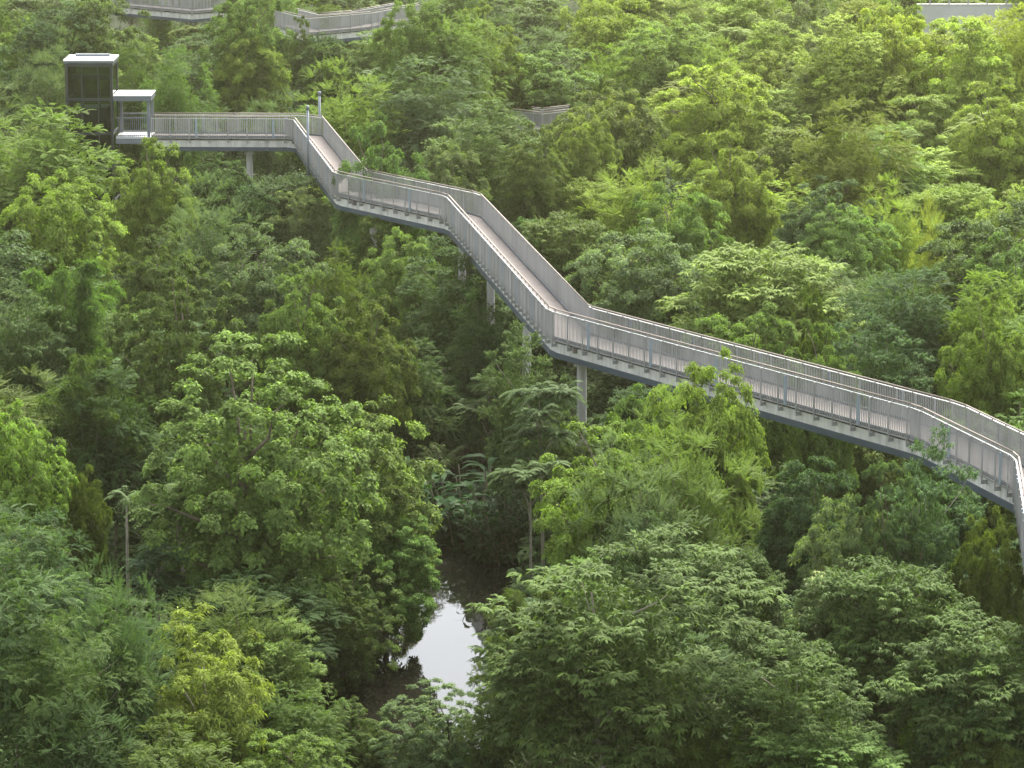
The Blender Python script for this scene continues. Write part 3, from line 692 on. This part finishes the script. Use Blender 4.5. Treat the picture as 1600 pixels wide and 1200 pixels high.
HAND = [
 # foreground left
 ('bushy', 395, 562, 400, 11.6, 'lime', 'big leafy light green tree left of the stream, taller of two'),
 ('bushy', 550, 604, 330, 10.8, 'lime', 'big leafy light green tree leaning over the stream bank'),
 ('bushy', 275, 432, 240, 11.0, 'mid', 'dark bushy tree with yellowish leaf tips behind the big light green tree'),
 ('broad', 415, 352, 230, 10.5, 'grey', 'round grey-green bushy tree below the walkway column at left'),
 ('broad', 470, 425, 170, 9.5, 'light', 'light green bushy tree right of the dark one with yellowish tips'),
 ('wispy', 330, 300, 190, 10, 'grey', 'soft grey-green tree in front of the leftmost walkway column'),
 ('broad', 85, 262, 200, 10.5, 'yellow', 'yellow-green bushy tree at the left edge below the lift tower'),
 ('fine', 72, 166, 255, 11, 'light', 'pale feathery tree hiding the foot of the lift tower'),
 ('broad', 232, 224, 165, 10, 'yellow', 'bright yellow-green tree just in front of the landing shelter'),
 ('plume', 105, 335, 170, 12, 'light', 'tall soft bamboo-like plume left of the dark hollow'),
 ('plume', 135, 500, 170, 10.5, 'mid', 'mid-green bamboo-like plume left of the dark bushy tree'),
 ('feathery', 35, 425, 170, 10, 'blue', 'blue-green drooping tree at the left edge beside the bamboo plumes'),
 ('fine', 175, 555, 200, 9, 'deep', 'deep green feathery tree below the bamboo plumes'),
 ('bushy', 20, 608, 185, 8.7, 'bright', 'bright yellow-green tree at left edge halfway down'),
 ('narrow', 133, 727, 82, 5.5, 'olive', 'small olive and rust shrub tree left of the dark hollow'),
 ('sapling', 195, 748, 140, 6, 'blue', 'thin sapling with pale bare stem and single dark frond whorl'),
 ('fine', 60, 792, 190, 7.5, 'blue', 'blue-green feathery tree below the yellow-green left edge tree'),
 ('umbrella', 250, 835, 130, 5.5, 'blue', 'low blue-green frond tree in front of the big light green tree'),
 ('wispy', 190, 892, 150, 8.5, 'blue', 'slender blue-green tree with thin upright trunk at lower left'),
 ('fine', 95, 955, 230, 7.5, 'mid', 'mid-green feathery tree left of the slender blue-green one'),
 ('fine', 20, 905, 160, 7, 'deep', 'deep green feathery tree cut by the lower left edge'),
 ('narrow', 320, 972, 210, 6.5, 'gold', 'golden yellow shrub tree at lower left'),
 ('feathery', 440, 962, 150, 5.5, 'lime', 'lime-green drooping tree right of the golden shrub tree'),
 ('fine', 470, 1060, 160, 5, 'mid', 'mid-green low feathery tree between golden shrub and stream'),
 ('bushy', 690, 1084, 220, 4.6, 'grey', 'round grey-green shrub at the bottom in front of the stream'),
 ('wispy', 130, 1085, 200, 5.5, 'deep', 'deep green soft tree in the bottom left corner'),
 ('fine', 270, 1120, 210, 5., 'mid', 'mid-green feathery tree at bottom below the golden shrub tree'),
 ('broad', 450, 1135, 200, 4.2, 'light', 'light green bushy tree at bottom left of the round grey shrub'),
 ('broad', 560, 1095, 130, 3.6, 'mid', 'small mid-green bush at the near end of the stream'),
 ('bushy', 600, 780, 210, 6.8, 'light', 'light green bushy tree overhanging the stream below the leaning one'),
 ('bushy', 520, 880, 200, 5.5, 'mid', 'mid-green bushy tree on the left stream bank below the big trees'),
 # foreground right
 ('feathery', 950, 832, 430, 9.5, 'mid', 'broad layered fan-spray tree right of the stream'),
 ('bushy', 765, 1140, 130, 3.6, 'deep', 'deep green low bush at the bottom between round grey shrub and rosette shrub'),
 ('fine', 790, 1010, 120, 6, 'mid', 'mid-green feathery tree closing the right side of the stream'),
 ('broad', 1118, 546, 195, 11.0, 'yellow', 'tall yellow-green tree rising in front of the walkway railing'),
 ('wispy', 1080, 640, 210, 9.5, 'lime', 'lime-green soft tree directly below the one crossing the railing'),
 ('broad', 950, 672, 250, 8.6, 'yellow', 'yellow-green bushy tree between big-leaf clump and tall railing tree'),
 ('wispy', 1010, 700, 200, 8.6, 'grey', 'grey-green soft tree in front of the yellow-green bushy one'),
 ('umbrella', 850, 578, 145, 8.6, 'blue', 'slender umbrella-frond tree left of the thick round column'),
 ('umbrella', 768, 572, 135, 6.8, 'deep', 'deep green umbrella-frond tree left of the taller slender one'),
 ('umbrella', 830, 705, 120, 6, 'blue', 'low dark umbrella-frond tree right of the big-leaf clump'),
 ('feathery', 1140, 800, 210, 8, 'mid', 'mid-green fan-spray tree right of the broad layered tree'),
 ('feathery', 1010, 782, 150, 8.0, 'deep', 'small deep green tree behind the broad layered fan-spray tree'),
 ('feathery', 1250, 985, 250, 7., 'mid', 'mid-green fan-spray tree at lower right, left one of two'),
 ('feathery', 1530, 925, 330, 8, 'mid', 'wide mid-green fan-spray tree at the lower right edge'),
 ('feathery', 1400, 818, 310, 9, 'mid', 'wide tree dotted with pale flowers below the right walkway bend'),
 ('broad', 1320, 768, 190, 9, 'grey', 'grey-green bushy tree left of the blue-green treetop at the railing'),
 ('feathery', 1440, 690, 190, 10.6, 'blue', 'blue-green treetop standing against the right walkway bend'),
 ('bushy', 1385, 758, 150, 9.4, 'blue', 'dense blue-green bush below the treetop at the right walkway bend'),
 ('broad', 1255, 715, 210, 8, 'deep', 'deep green bushy tree under the right walkway span'),
 ('broad', 1545, 790, 130, 9, 'olive', 'olive bushy tree under the walkway at the right edge'),
 ('bigleaf', 1440, 1088, 100, 4.6, 'yellow', 'bright yellow-green large-leaved bush at lower right'),
 ('plume', 1545, 1130, 150, 4.5, 'olive', 'olive bamboo-like clump in the lower right corner'),
 ('feathery', 1300, 1105, 280, 5, 'light', 'light green fan-spray tree at the bottom right'),
 ('narrow', 1022, 1122, 95, 3.6, 'pale', 'pale silvery cone-shaped shrub at the bottom'),
 ('rosette', 850, 1108, 190, 3.2, 'dark', 'dark glossy rosette shrub at the bottom right of the stream'),
 ('umbrella', 985, 1055, 120, 4.6, 'blue', 'low blue-green frond tree behind the pale cone shrub'),
 ('plume', 1085, 1090, 130, 4.5, 'olive', 'olive bamboo-like clump right of the pale cone shrub'),
 ('bigleaf', 1175, 1120, 100, 4, 'yellow', 'small yellow-green large-leaved bush right of the olive bamboo'),
 ('feathery', 1560, 1030, 200, 6, 'deep', 'deep green fan-spray tree under the wide one at right edge'),
 # middle, below the walkway
 ('bigleaf', 985, 612, 105, 8., 'light', 'light green large-leaved tree right of the thick round column'),
 ('broad', 584, 336, 130, 9.3, 'mid', 'mid-green tree hiding the column below the second span'),
 ('broad', 625, 352, 160, 10., 'lime', 'lime-green tree below the second walkway span'),
 ('feathery', 720, 376, 180, 10., 'deep', 'deep green drooping tree under the walkway descent'),
 ('broad', 560, 470, 190, 9.2, 'olive', 'olive bushy tree left of the dark stream hollow'),
 ('fine', 522, 378, 120, 9.8, 'olive', 'narrow olive tree right of the round grey-green one'),
 ('rosette', 735, 502, 80, 7, 'mid', 'mid-green rosette shrub below the walkway, left one of two'),
 ('rosette', 775, 520, 80, 6.5, 'mid', 'mid-green rosette shrub below the walkway, right one of two'),
 ('feathery', 392, 268, 110, 8, 'dark', 'dark drooping treetop against the leftmost walkway column'),
 ('feathery', 445, 238, 150, 8.5, 'deep', 'deep green drooping tree under the first walkway span'),
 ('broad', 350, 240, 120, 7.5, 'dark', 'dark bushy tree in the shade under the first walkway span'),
 ('broad', 470, 290, 120, 7, 'grey', 'grey-green bushy tree under the first walkway bend'),
 ('palm', 690, 668, 110, 4.2, 'mid', 'palm with arching fronds in the dark hollow above the stream'),
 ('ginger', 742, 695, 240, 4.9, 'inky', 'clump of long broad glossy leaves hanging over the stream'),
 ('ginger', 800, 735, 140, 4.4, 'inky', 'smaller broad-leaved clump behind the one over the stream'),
 ('fine', 640, 515, 170, 8, 'deep', 'deep green feathery tree in the middle of the hollow'),
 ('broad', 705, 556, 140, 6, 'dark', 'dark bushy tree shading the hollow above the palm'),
 ('broad', 805, 596, 120, 5.4, 'deep', 'deep green bushy tree between the two slender umbrella trees'),
 ('broad', 875, 640, 130, 6.5, 'mid', 'mid-green bushy tree hiding the foot of the thick round column'),
 ('feathery', 823, 510, 150, 9.8, 'mid', 'mid-green drooping tree under the third walkway bend'),
 ('fine', 760, 450, 130, 9, 'deep', 'deep green feathery tree under the middle of the walkway descent'),
 ('broad', 1110, 660, 180, 8.2, 'dark', 'dark bushy tree below the middle of the right span'),
 # behind the walkway
 ('feathery', 1330, 9, 200, 12, 'yellow', 'yellow fan-spray tree in front of the timber fence'),
 ('broad', 1400, 8, 140, 12, 'yellow', 'yellow-green bushy tree just left of the white wall'),
 ('fine', 1605, -14, 140, 13, 'yellow', 'yellow-green feathery tree in the upper right corner'),
 ('broad', 1520, 20, 210, 12, 'yellow', 'wide yellow-green dome covering the foot of the white wall'),
 ('feathery', 1485, 15, 160, 11, 'yellow', 'yellow fan-spray tree below the left end of the white wall'),
 ('fine', 1550, 13, 160, 11, 'lime', 'lime feathery tree below the right end of the white wall'),
 ('broad', 1560, 130, 170, 10, 'yellow', 'yellow-green dome at the right edge below the white wall'),
 ('broad', 140, -16, 190, 12, 'mid', 'mid-green dome under the upper left distant walkway'),
 ('feathery', 80, -8, 150, 12, 'blue', 'blue-green fan-spray tree above the lift tower roof'),
 ('broad', 380, -18, 140, 12.5, 'light', 'light green dome right of the upper left distant walkway'),
 ('broad', 470, 30, 60, 8, 'mid', 'small mid-green treetop against the distant walkway bend railing'),
 ('feathery', 505, 26, 80, 9, 'deep', 'deep green small treetop covering the distant walkway bend'),
 ('broad', 640, -8, 150, 12.5, 'light', 'light green dome over the right end of the distant walkway bend'),
 ('fine', 710, -8, 160, 12.5, 'lime', 'lime feathery tree ending the distant walkway bend at right'),
 ('broad', 602, 192, 175, 11.6, 'light', 'light green tree overhanging the back rail after the first bend', True, 209.8),
 ('broad', 690, 222, 150, 10., 'grey', 'grey-green bushy tree behind the back rail of second span'),
 ('wispy', 540, 108, 180, 10, 'yellow', 'yellow-green soft tree behind the two slim poles'),
 ('feathery', 740, 160, 190, 10, 'mid', 'mid-green fan-spray tree behind the second walkway span'),
 ('fine', 655, 85, 190, 10, 'grey', 'grey-green feathery tree right of the distant walkway bend'),
 ('broad', 525, 62, 130, 8.5, 'mid', 'dark mid-green dome in front of the distant walkway bend'),
 ('broad', 385, 46, 130, 10, 'yellow', 'yellow-green dome left of the distant walkway bend'),
 ('wispy', 75, 62, 120, 10.5, 'grey', 'grey-green soft tree standing left of the lift tower'),
 ('broad', 28, 25, 100, 10, 'yellow', 'yellow-green tree with pale trunk in the upper left corner'),
 ('fine', 210, 60, 120, 11, 'mid', 'mid-green feathery tree right behind the lift tower'),
 ('fine', 272, 70, 120, 11, 'light', 'light green feathery tree behind the landing shelter'),
 ('feathery', 340, 50, 150, 9, 'blue', 'blue-green fan-spray tree behind the landing shelter, farther right'),
 ('wispy', 420, 148, 110, 8, 'grey', 'grey-green soft tree behind the first walkway span'),
 ('feathery', 890, 292, 190, 10, 'mid', 'mid-green tree with pale branches behind the walkway descent'),
 ('broad', 1010, 345, 230, 9.5, 'grey', 'wide grey-green tree behind the third walkway bend'),
 ('broad', 1165, 470, 210, 9.8, 'light', 'light green tree touching the back rail of the right span'),
 ('broad', 1290, 508, 150, 9.6, 'light', 'second light green tree behind the right span rail'),
 ('feathery', 1200, 338, 330, 10.5, 'lime', 'wide lime fan-spray tree behind the right span'),
 ('fine', 1430, 400, 230, 9.5, 'blue', 'blue-green feathery tree behind the right walkway bend'),
 ('feathery', 1380, 480, 170, 9., 'deep', 'deep green fan-spray tree behind the right span rail'),
 ('broad', 1545, 470, 170, 10., 'yellow', 'yellow-green bushy tree behind the right walkway bend'),
 ('broad', 1275, 440, 75, 10.5, 'olive', 'narrow olive vine-hung tree behind the light green pair'),
 ('wispy', 1455, 312, 65, 9.5, 'gold', 'small upright golden tree with pale trunk, upper right'),
 ('broad', 1120, 90, 220, 10.5, 'yellow', 'wide yellow-green dome in the upper right middle'),
 ('broad', 1150, 205, 170, 10.5, 'yellow', 'yellow-green vine-draped dome below the wide one'),
 ('fine', 1320, 150, 190, 11, 'olive', 'olive-grey feathery tree at upper right'),
 ('broad', 960, 125, 190, 10.5, 'mid', 'mid-green dome right of the hidden walkway railing'),
 ('broad', 865, 190, 60, 4.5, 'lime', 'small lime bush in front of the hidden walkway railing'),
 ('broad', 832, 200, 130, 9, 'mid', 'mid-green dome in front of the hidden walkway railing'),
 ('fine', 782, 150, 130, 9, 'deep', 'deep green feathery tree left of the hidden walkway railing'),
 ('broad', 915, 168, 110, 9.5, 'lime', 'lime-green dome right of the hidden walkway railing'),
 ('umbrella', 1525, 42, 75, 9.5, 'blue', 'blue-grey umbrella-frond tree below the white wall'),
 ('broad', 760, 10, 130, 11, 'yellow', 'yellow-green tree at top edge, right of the distant bend'),
]
for h in HAND: plan(*h)

# sample points of what must stay visible: the walkway, the water, the buildings
WS = []
for A in (PW, QW):
    for i in range(len(A) - 2):
        L = unit(A[i], A[i + 1])[1]
        for s in np.linspace(0, 1, int(L / .8)):
            x = A[i][0] + (A[i + 1][0] - A[i][0]) * s; y = A[i][1] + (A[i + 1][1] - A[i][1]) * s
            for z in (DECK - .7, DECK + .2, DECK + 1.2): WS.append(pix(x, y, z))
for x in (tx0, (tx0 + tx1) / 2, tx1, lx0, lx1):
    for z in (DECK - .5, DECK + 1, DECK + 2, DECK + 3, tz): WS.append(pix(x, Y0, z))
for (px, py) in ((908, 600), (908, 640), (583, 350), (390, 245), (390, 265)): WS.append((px, py, 300 if px == 390 else 205))
for P_, z_ in FARW:
    for i in range(len(P_) - 1):
        for s in np.linspace(0, 1, 7):
            x = P_[i][0] + (P_[i + 1][0] - P_[i][0]) * s; y = P_[i][1] + (P_[i + 1][1] - P_[i][1]) * s
            WS.append(pix(x, y, z_ + .6))
for px in range(1465, 1565, 20): WS.append((px, 14, 324))
for (px, py) in ((640, 880), (700, 900), (740, 880), (680, 960), (690, 1010), (650, 1040), (700, 1040), (720, 1000), (640, 1080), (690, 1080), (600, 1000), (570, 1040), (620, 1100), (720, 930), (760, 880),
                 (740, 780), (770, 820), (720, 740), (660, 650), (680, 690)):
    WS.append((px, py, 178))
WS = np.array(WS)

frng = random.Random(5)
def clear(px, ytop, w, H, d):
    r = w * d / (2 * F); hp = min(H * .85 * F / d, 400)
    cx, cy = px, ytop + hp / 2
    inside = (((WS[:, 0] - cx) / (w / 2 * 1.1)) ** 2 + ((WS[:, 1] - cy) / (hp / 2 * 1.08)) ** 2) < 1
    return not np.any(inside & (d < WS[:, 2] + r + .3))

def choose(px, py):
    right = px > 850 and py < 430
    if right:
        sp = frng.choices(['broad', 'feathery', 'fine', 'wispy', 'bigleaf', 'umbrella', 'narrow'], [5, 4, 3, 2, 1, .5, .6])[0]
        c = frng.choices(['yellow', 'lime', 'light', 'grey', 'olive', 'mid', 'blue', 'gold'], [6, 5, 4, 1.5, .7, 1, .5, 1] if py < 260 and px > 1000 else [5, 4, 3, 2, 1.2, 1.5, 1, .5])[0]  # yellow-green stand, weighted yellower to carry part of the warm glow
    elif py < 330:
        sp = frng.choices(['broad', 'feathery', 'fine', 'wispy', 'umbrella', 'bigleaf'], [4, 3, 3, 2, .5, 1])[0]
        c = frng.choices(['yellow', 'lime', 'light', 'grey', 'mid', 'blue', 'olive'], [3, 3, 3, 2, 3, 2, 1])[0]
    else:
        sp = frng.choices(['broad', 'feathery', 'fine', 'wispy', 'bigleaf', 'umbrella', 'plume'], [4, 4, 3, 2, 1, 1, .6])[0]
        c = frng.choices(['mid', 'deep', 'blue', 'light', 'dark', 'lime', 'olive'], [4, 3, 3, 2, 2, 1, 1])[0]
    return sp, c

# fill the rest of the forest, farthest rows first, wherever no crown top stands yet
y = -75.0
while y < 1150:
    t = (y + 75) / 1225
    step = 32 + 28 * t
    x = -90 + frng.uniform(0, 60)
    while x < 1690:
        px, py = x + frng.uniform(-18, 18), y + frng.uniform(-16, 16)
        sp, c = choose(px, py)
        H = frng.uniform(6.5, 10.5) if py < 800 else frng.uniform(4, 7.5)
        if sp == 'umbrella': H *= .85
        d = solve(px, py, H)
        r = frng.uniform(2.5, 4.4) * (1 if py < 800 else .8)
        if sp == 'umbrella': r = frng.uniform(1.6, 2.3)
        if sp == 'plume': r = frng.uniform(1.4, 2.2)
        w = 2 * r * F / d
        p = ray(px, py, d)
        ok = True
        for T in TREES:
            dx, dy = abs(T['px'] - px) / ((T['w'] + w) * .5), py - T['ytop']
            near = math.hypot(T['x'] - p.x, T['y'] - p.y) < .44 * (T['r'] + r)
            if near: ok = False; break
            if T['hand'] and dx < (.68 if py > 480 else .5) and 0 <= dy < min(T['H'] * (.62 if py > 480 else .42) * F / T['d'], T['w'] * .8) and d < T['d']: ok = False; break     # would hide a named tree
            if dx < .4 and abs(dy) < step * .7: ok = False; break
        if abs(p.x - float(sx(p.y))) < 3.6 + r * .35 and p.y < 172: ok = False
        if ok and not clear(px, py, w, H, d):
            # a smaller one may still fit
            w *= .6; H *= .75; d = solve(px, py, H)
            if not clear(px, py, w, H, d): ok = False
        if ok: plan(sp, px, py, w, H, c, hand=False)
        x += w * frng.uniform(.5, .75) if ok else 28
    y += step

# ------------------------------------------------------------------ labels: each one its own
LM = [((142, 120), 'the lift tower'), ((210, 180), 'the landing shelter'), ((480, 220), 'the two slim poles'), ((390, 215), 'the first walkway span'), ((610, 300), 'the second walkway span'),
      ((720, 330), 'the second walkway bend'), ((790, 410), 'the walkway descent'), ((857, 500), 'the third walkway bend'), ((908, 610), 'the thick round column'),
      ((1100, 590), 'the tall railing tree'), ((1250, 630), 'the right walkway span'), ((1432, 660), 'the right walkway bend'), ((500, 40), 'the distant walkway bend'),
      ((275, 15), 'the far upper-left walkway'), ((855, 190), 'the half-hidden railing'), ((1510, 20), 'the white wall'), ((1310, 10), 'the timber fence'), ((740, 790), 'the big-leaf clump'),
      ((680, 1010), 'the stream'), ((430, 760), 'the big light green tree'), ((320, 1060), 'the golden shrub tree'), ((930, 950), 'the broad layered tree'), ((1440, 1120), 'the yellow-green large-leaved bush'),
      ((1530, 990), 'the wide right-edge fan-spray tree'), ((1400, 880), 'the flower-dotted tree'), ((1120, 150), 'the wide yellow-green dome'), ((1320, 220), 'the olive-grey feathery tree'),
      ((1200, 400), 'the wide lime fan-spray tree'), ((1455, 350), 'the small golden tree'), ((1010, 420), 'the wide grey-green tree'), ((280, 530), 'the dark bushy tree'), ((105, 420), 'the tall bamboo plume')]
def where(T):
    cx, cy = T['px'], T['ytop'] + 40
    l = min(LM, key=lambda q: math.hypot(q[0][0] - cx, (q[0][1] - cy) * 1.2))
    dx, dy = cx - l[0][0], cy - l[0][1]
    far = 'well ' if math.hypot(dx, dy) > 170 else ''
    if abs(dx) > abs(dy): rel_ = 'right of' if dx > 0 else 'left of'
    else: rel_ = 'below' if dy > 0 else 'above'
    if abs(dx) < 1.6 * abs(dy) and abs(dy) < 1.6 * abs(dx):
        rel_ = ('lower ' if dy > 0 else 'upper ') + ('right of' if dx > 0 else 'left of')
    return far + rel_ + ' ' + l[1]
def zone(T):
    h = min(9, max(0, int(T['px'] / 160))); hw = ['at the left edge', 'near the left edge', 'a quarter across', 'a third across', 'left of centre', 'right of centre', 'two thirds across', 'three quarters across', 'near the right edge', 'at the right edge'][h]
    return hw
names = {}
for T in TREES:
    nm, look, cat = SPEC[T['sp']]
    size = 'small ' if T['r'] < 2.1 else ('wide ' if T['r'] > 3.3 else '')
    T['cat'] = cat
    if not T['label']:
        T['base'] = size + CWORD[T['col']] + ' ' + look + ' ' + where(T)
        names.setdefault(T['base'], []).append(T)
used = {T['label'] for T in TREES if T['label']}
ORD = ['first', 'second', 'third', 'fourth', 'fifth', 'sixth', 'seventh']
for b_, L_ in names.items():
    if len(L_) == 1: L_[0]['label'] = b_
    else:
        L_.sort(key=lambda T: T['px'])
        zs = [zone(T) for T in L_]
        for k, T in enumerate(L_):
            if len(L_) == 2: T['label'] = b_ + (', the left one' if k == 0 else ', the right one')
            else: T['label'] = b_ + ', ' + ORD[min(k, 6)] + ' from left'
seen = set()
for T in TREES:
    while T['label'] in seen: T['label'] += ' again'
    seen.add(T['label'])

# ------------------------------------------------------------------ build every plant
prng = random.Random(9); PR = {}
for k, T in enumerate(TREES):
    nm, look, cat = SPEC[T['sp']]
    var = PROTO[T['sp']]; cm, tm, r0, H0 = var[k % len(var)]
    root = empty(nm, (T['x'], T['y'], T['gz']), prng.uniform(0, 6.28))
    s = T['r'] / r0; sz = T['H'] / H0
    root.scale = (s, s, sz)
    cn, tn = PARTS.get(T['sp'], ('crown', 'trunk'))
    key = id(cm)
    if key not in PR:
        co, to = link(cn, cm, root), link(tn, tm, root); PR[key] = (co, to)
    else:
        co, to = PR[key][0].copy(), PR[key][1].copy()
        COL.objects.link(co); COL.objects.link(to); co.parent = root; to.parent = root
    c = COLOURS[T['col']]; j = prng.uniform(.88, 1.14); hsh = prng.uniform(-.07, .07)
    glow_f = max(0., min(1., (T['px'] - 650) / 800)) * max(0., min(1., (430 - T['ytop']) / 330)); j *= 1 + .5 * glow_f; c = (c[0] * (1 + .18 * glow_f), c[1], c[2])   # sun glow put into the leaf colour: brighter, yellower toward the upper right
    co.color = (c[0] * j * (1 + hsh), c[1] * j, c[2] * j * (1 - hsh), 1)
    if 'pale flowers' in T['label']:
        fr_ = np.random.default_rng(3); vv = np.empty(len(cm.vertices) * 3, np.float32); cm.vertices.foreach_get('co', vv); vv = vv.reshape(-1, 3)
        top_ = vv[(np.linalg.norm((vv - [0, 0, H0 * .55]) / [r0, r0, H0 * .45], axis=1) > .93) & (vv[:, 2] > H0 * .5)]
        pp_ = top_[fr_.permutation(len(top_))[:90]].astype(float) + [0, 0, .05]; lvf = Leaves()
        for q_ in range(7): lvf.diamond(pp_, rdir(fr_, len(pp_)), rdir(fr_, len(pp_)), .075, .04, np.full(len(pp_), .5))
        fo = link('flowers', lvf.mesh('flowers', M['leaf']), root); fo.color = (.55, .56, .38, 1)
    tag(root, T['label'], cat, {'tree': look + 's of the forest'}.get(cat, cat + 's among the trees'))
print('PLANTS', len(TREES), 'hand', len(HAND))

# undergrowth: what nobody could count between the trunks
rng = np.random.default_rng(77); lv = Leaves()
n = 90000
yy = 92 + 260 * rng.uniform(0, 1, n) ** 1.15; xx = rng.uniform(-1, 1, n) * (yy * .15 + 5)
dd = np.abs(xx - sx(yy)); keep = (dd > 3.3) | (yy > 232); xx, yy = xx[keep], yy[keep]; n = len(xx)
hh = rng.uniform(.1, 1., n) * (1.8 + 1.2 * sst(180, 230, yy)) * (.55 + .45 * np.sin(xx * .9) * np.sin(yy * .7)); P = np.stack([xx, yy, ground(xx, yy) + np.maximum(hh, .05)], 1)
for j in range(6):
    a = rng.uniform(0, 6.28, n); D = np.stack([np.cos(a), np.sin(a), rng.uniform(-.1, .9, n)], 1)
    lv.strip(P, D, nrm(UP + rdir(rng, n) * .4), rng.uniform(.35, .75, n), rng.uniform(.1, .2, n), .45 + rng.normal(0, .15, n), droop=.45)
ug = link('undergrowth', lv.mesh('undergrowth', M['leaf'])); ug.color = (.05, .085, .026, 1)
tag(ug, 'dark leafy undergrowth covering the ground between the trunks', 'undergrowth', kind='stuff')

# ------------------------------------------------------------------ light, sky, air
SUN_EL, SUN_AZ = R(54), R(22)      # ahead of the camera, to the right
wd = bpy.data.worlds.new('World'); SC.world = wd; wd.use_nodes = True
nt = wd.node_tree; nt.nodes.clear()
sky = nt.nodes.new('ShaderNodeTexSky'); sky.sky_type = 'NISHITA'; sky.sun_disc = False; sky.sun_elevation = SUN_EL; sky.sun_rotation = SUN_AZ
sky.air_density = 1.0; sky.dust_density = 2.0; sky.ozone_density = 1.; sky.altitude = 0
hs = nt.nodes.new('ShaderNodeHueSaturation'); hs.inputs['Saturation'].default_value = .25; nt.links.new(sky.outputs[0], hs.inputs['Color'])
bg = nt.nodes.new('ShaderNodeBackground'); bg.inputs['Strength'].default_value = .15
ow = nt.nodes.new('ShaderNodeOutputWorld'); nt.links.new(hs.outputs[0], bg.inputs[0]); nt.links.new(bg.outputs[0], ow.inputs[0])
sd = bpy.data.lights.new('sun', 'SUN'); sd.energy = 4.2; sd.angle = R(22); sd.color = (1, .945, .82)
so = bpy.data.objects.new('sun', sd); COL.objects.link(so); so.location = (30, 60, 80)
dirv = Vector((math.sin(SUN_AZ) * math.cos(SUN_EL), math.cos(SUN_AZ) * math.cos(SUN_EL), math.sin(SUN_EL)))
so.rotation_euler = dirv.to_track_quat('Z', 'Y').to_euler()

HAZE = .00014
if HAZE:
    b = MB(); b.box(-150, 150, -20, 520, -2.2, 42)
    m, nt, out = new_mat('haze_air')
    pv = nt.nodes.new('ShaderNodeVolumePrincipled'); pv.inputs['Density'].default_value = HAZE; pv.inputs['Color'].default_value = (1., .94, .62, 1); pv.inputs['Anisotropy'].default_value = .78
    nt.links.new(pv.outputs[0], out.inputs['Volume'])
    hz = b.build('haze', m); hz['kind'] = 'stuff'; hz['label'] = 'thin warm haze in the air over the forest'

SC.view_settings.view_transform = 'Standard'; SC.view_settings.look = 'None'; SC.view_settings.exposure = 1.75; SC.view_settings.gamma = 1
cy = SC.cycles
cy.max_bounces = 6; cy.diffuse_bounces = 2; cy.glossy_bounces = 3; cy.transmission_bounces = 4; cy.transparent_max_bounces = 8; cy.volume_bounces = 0
cy.use_denoising = True
try: cy.denoiser = 'OPENIMAGEDENOISE'
except Exception: pass
cy.caustics_reflective = False; cy.caustics_refractive = False
cy.sample_clamp_indirect = 4
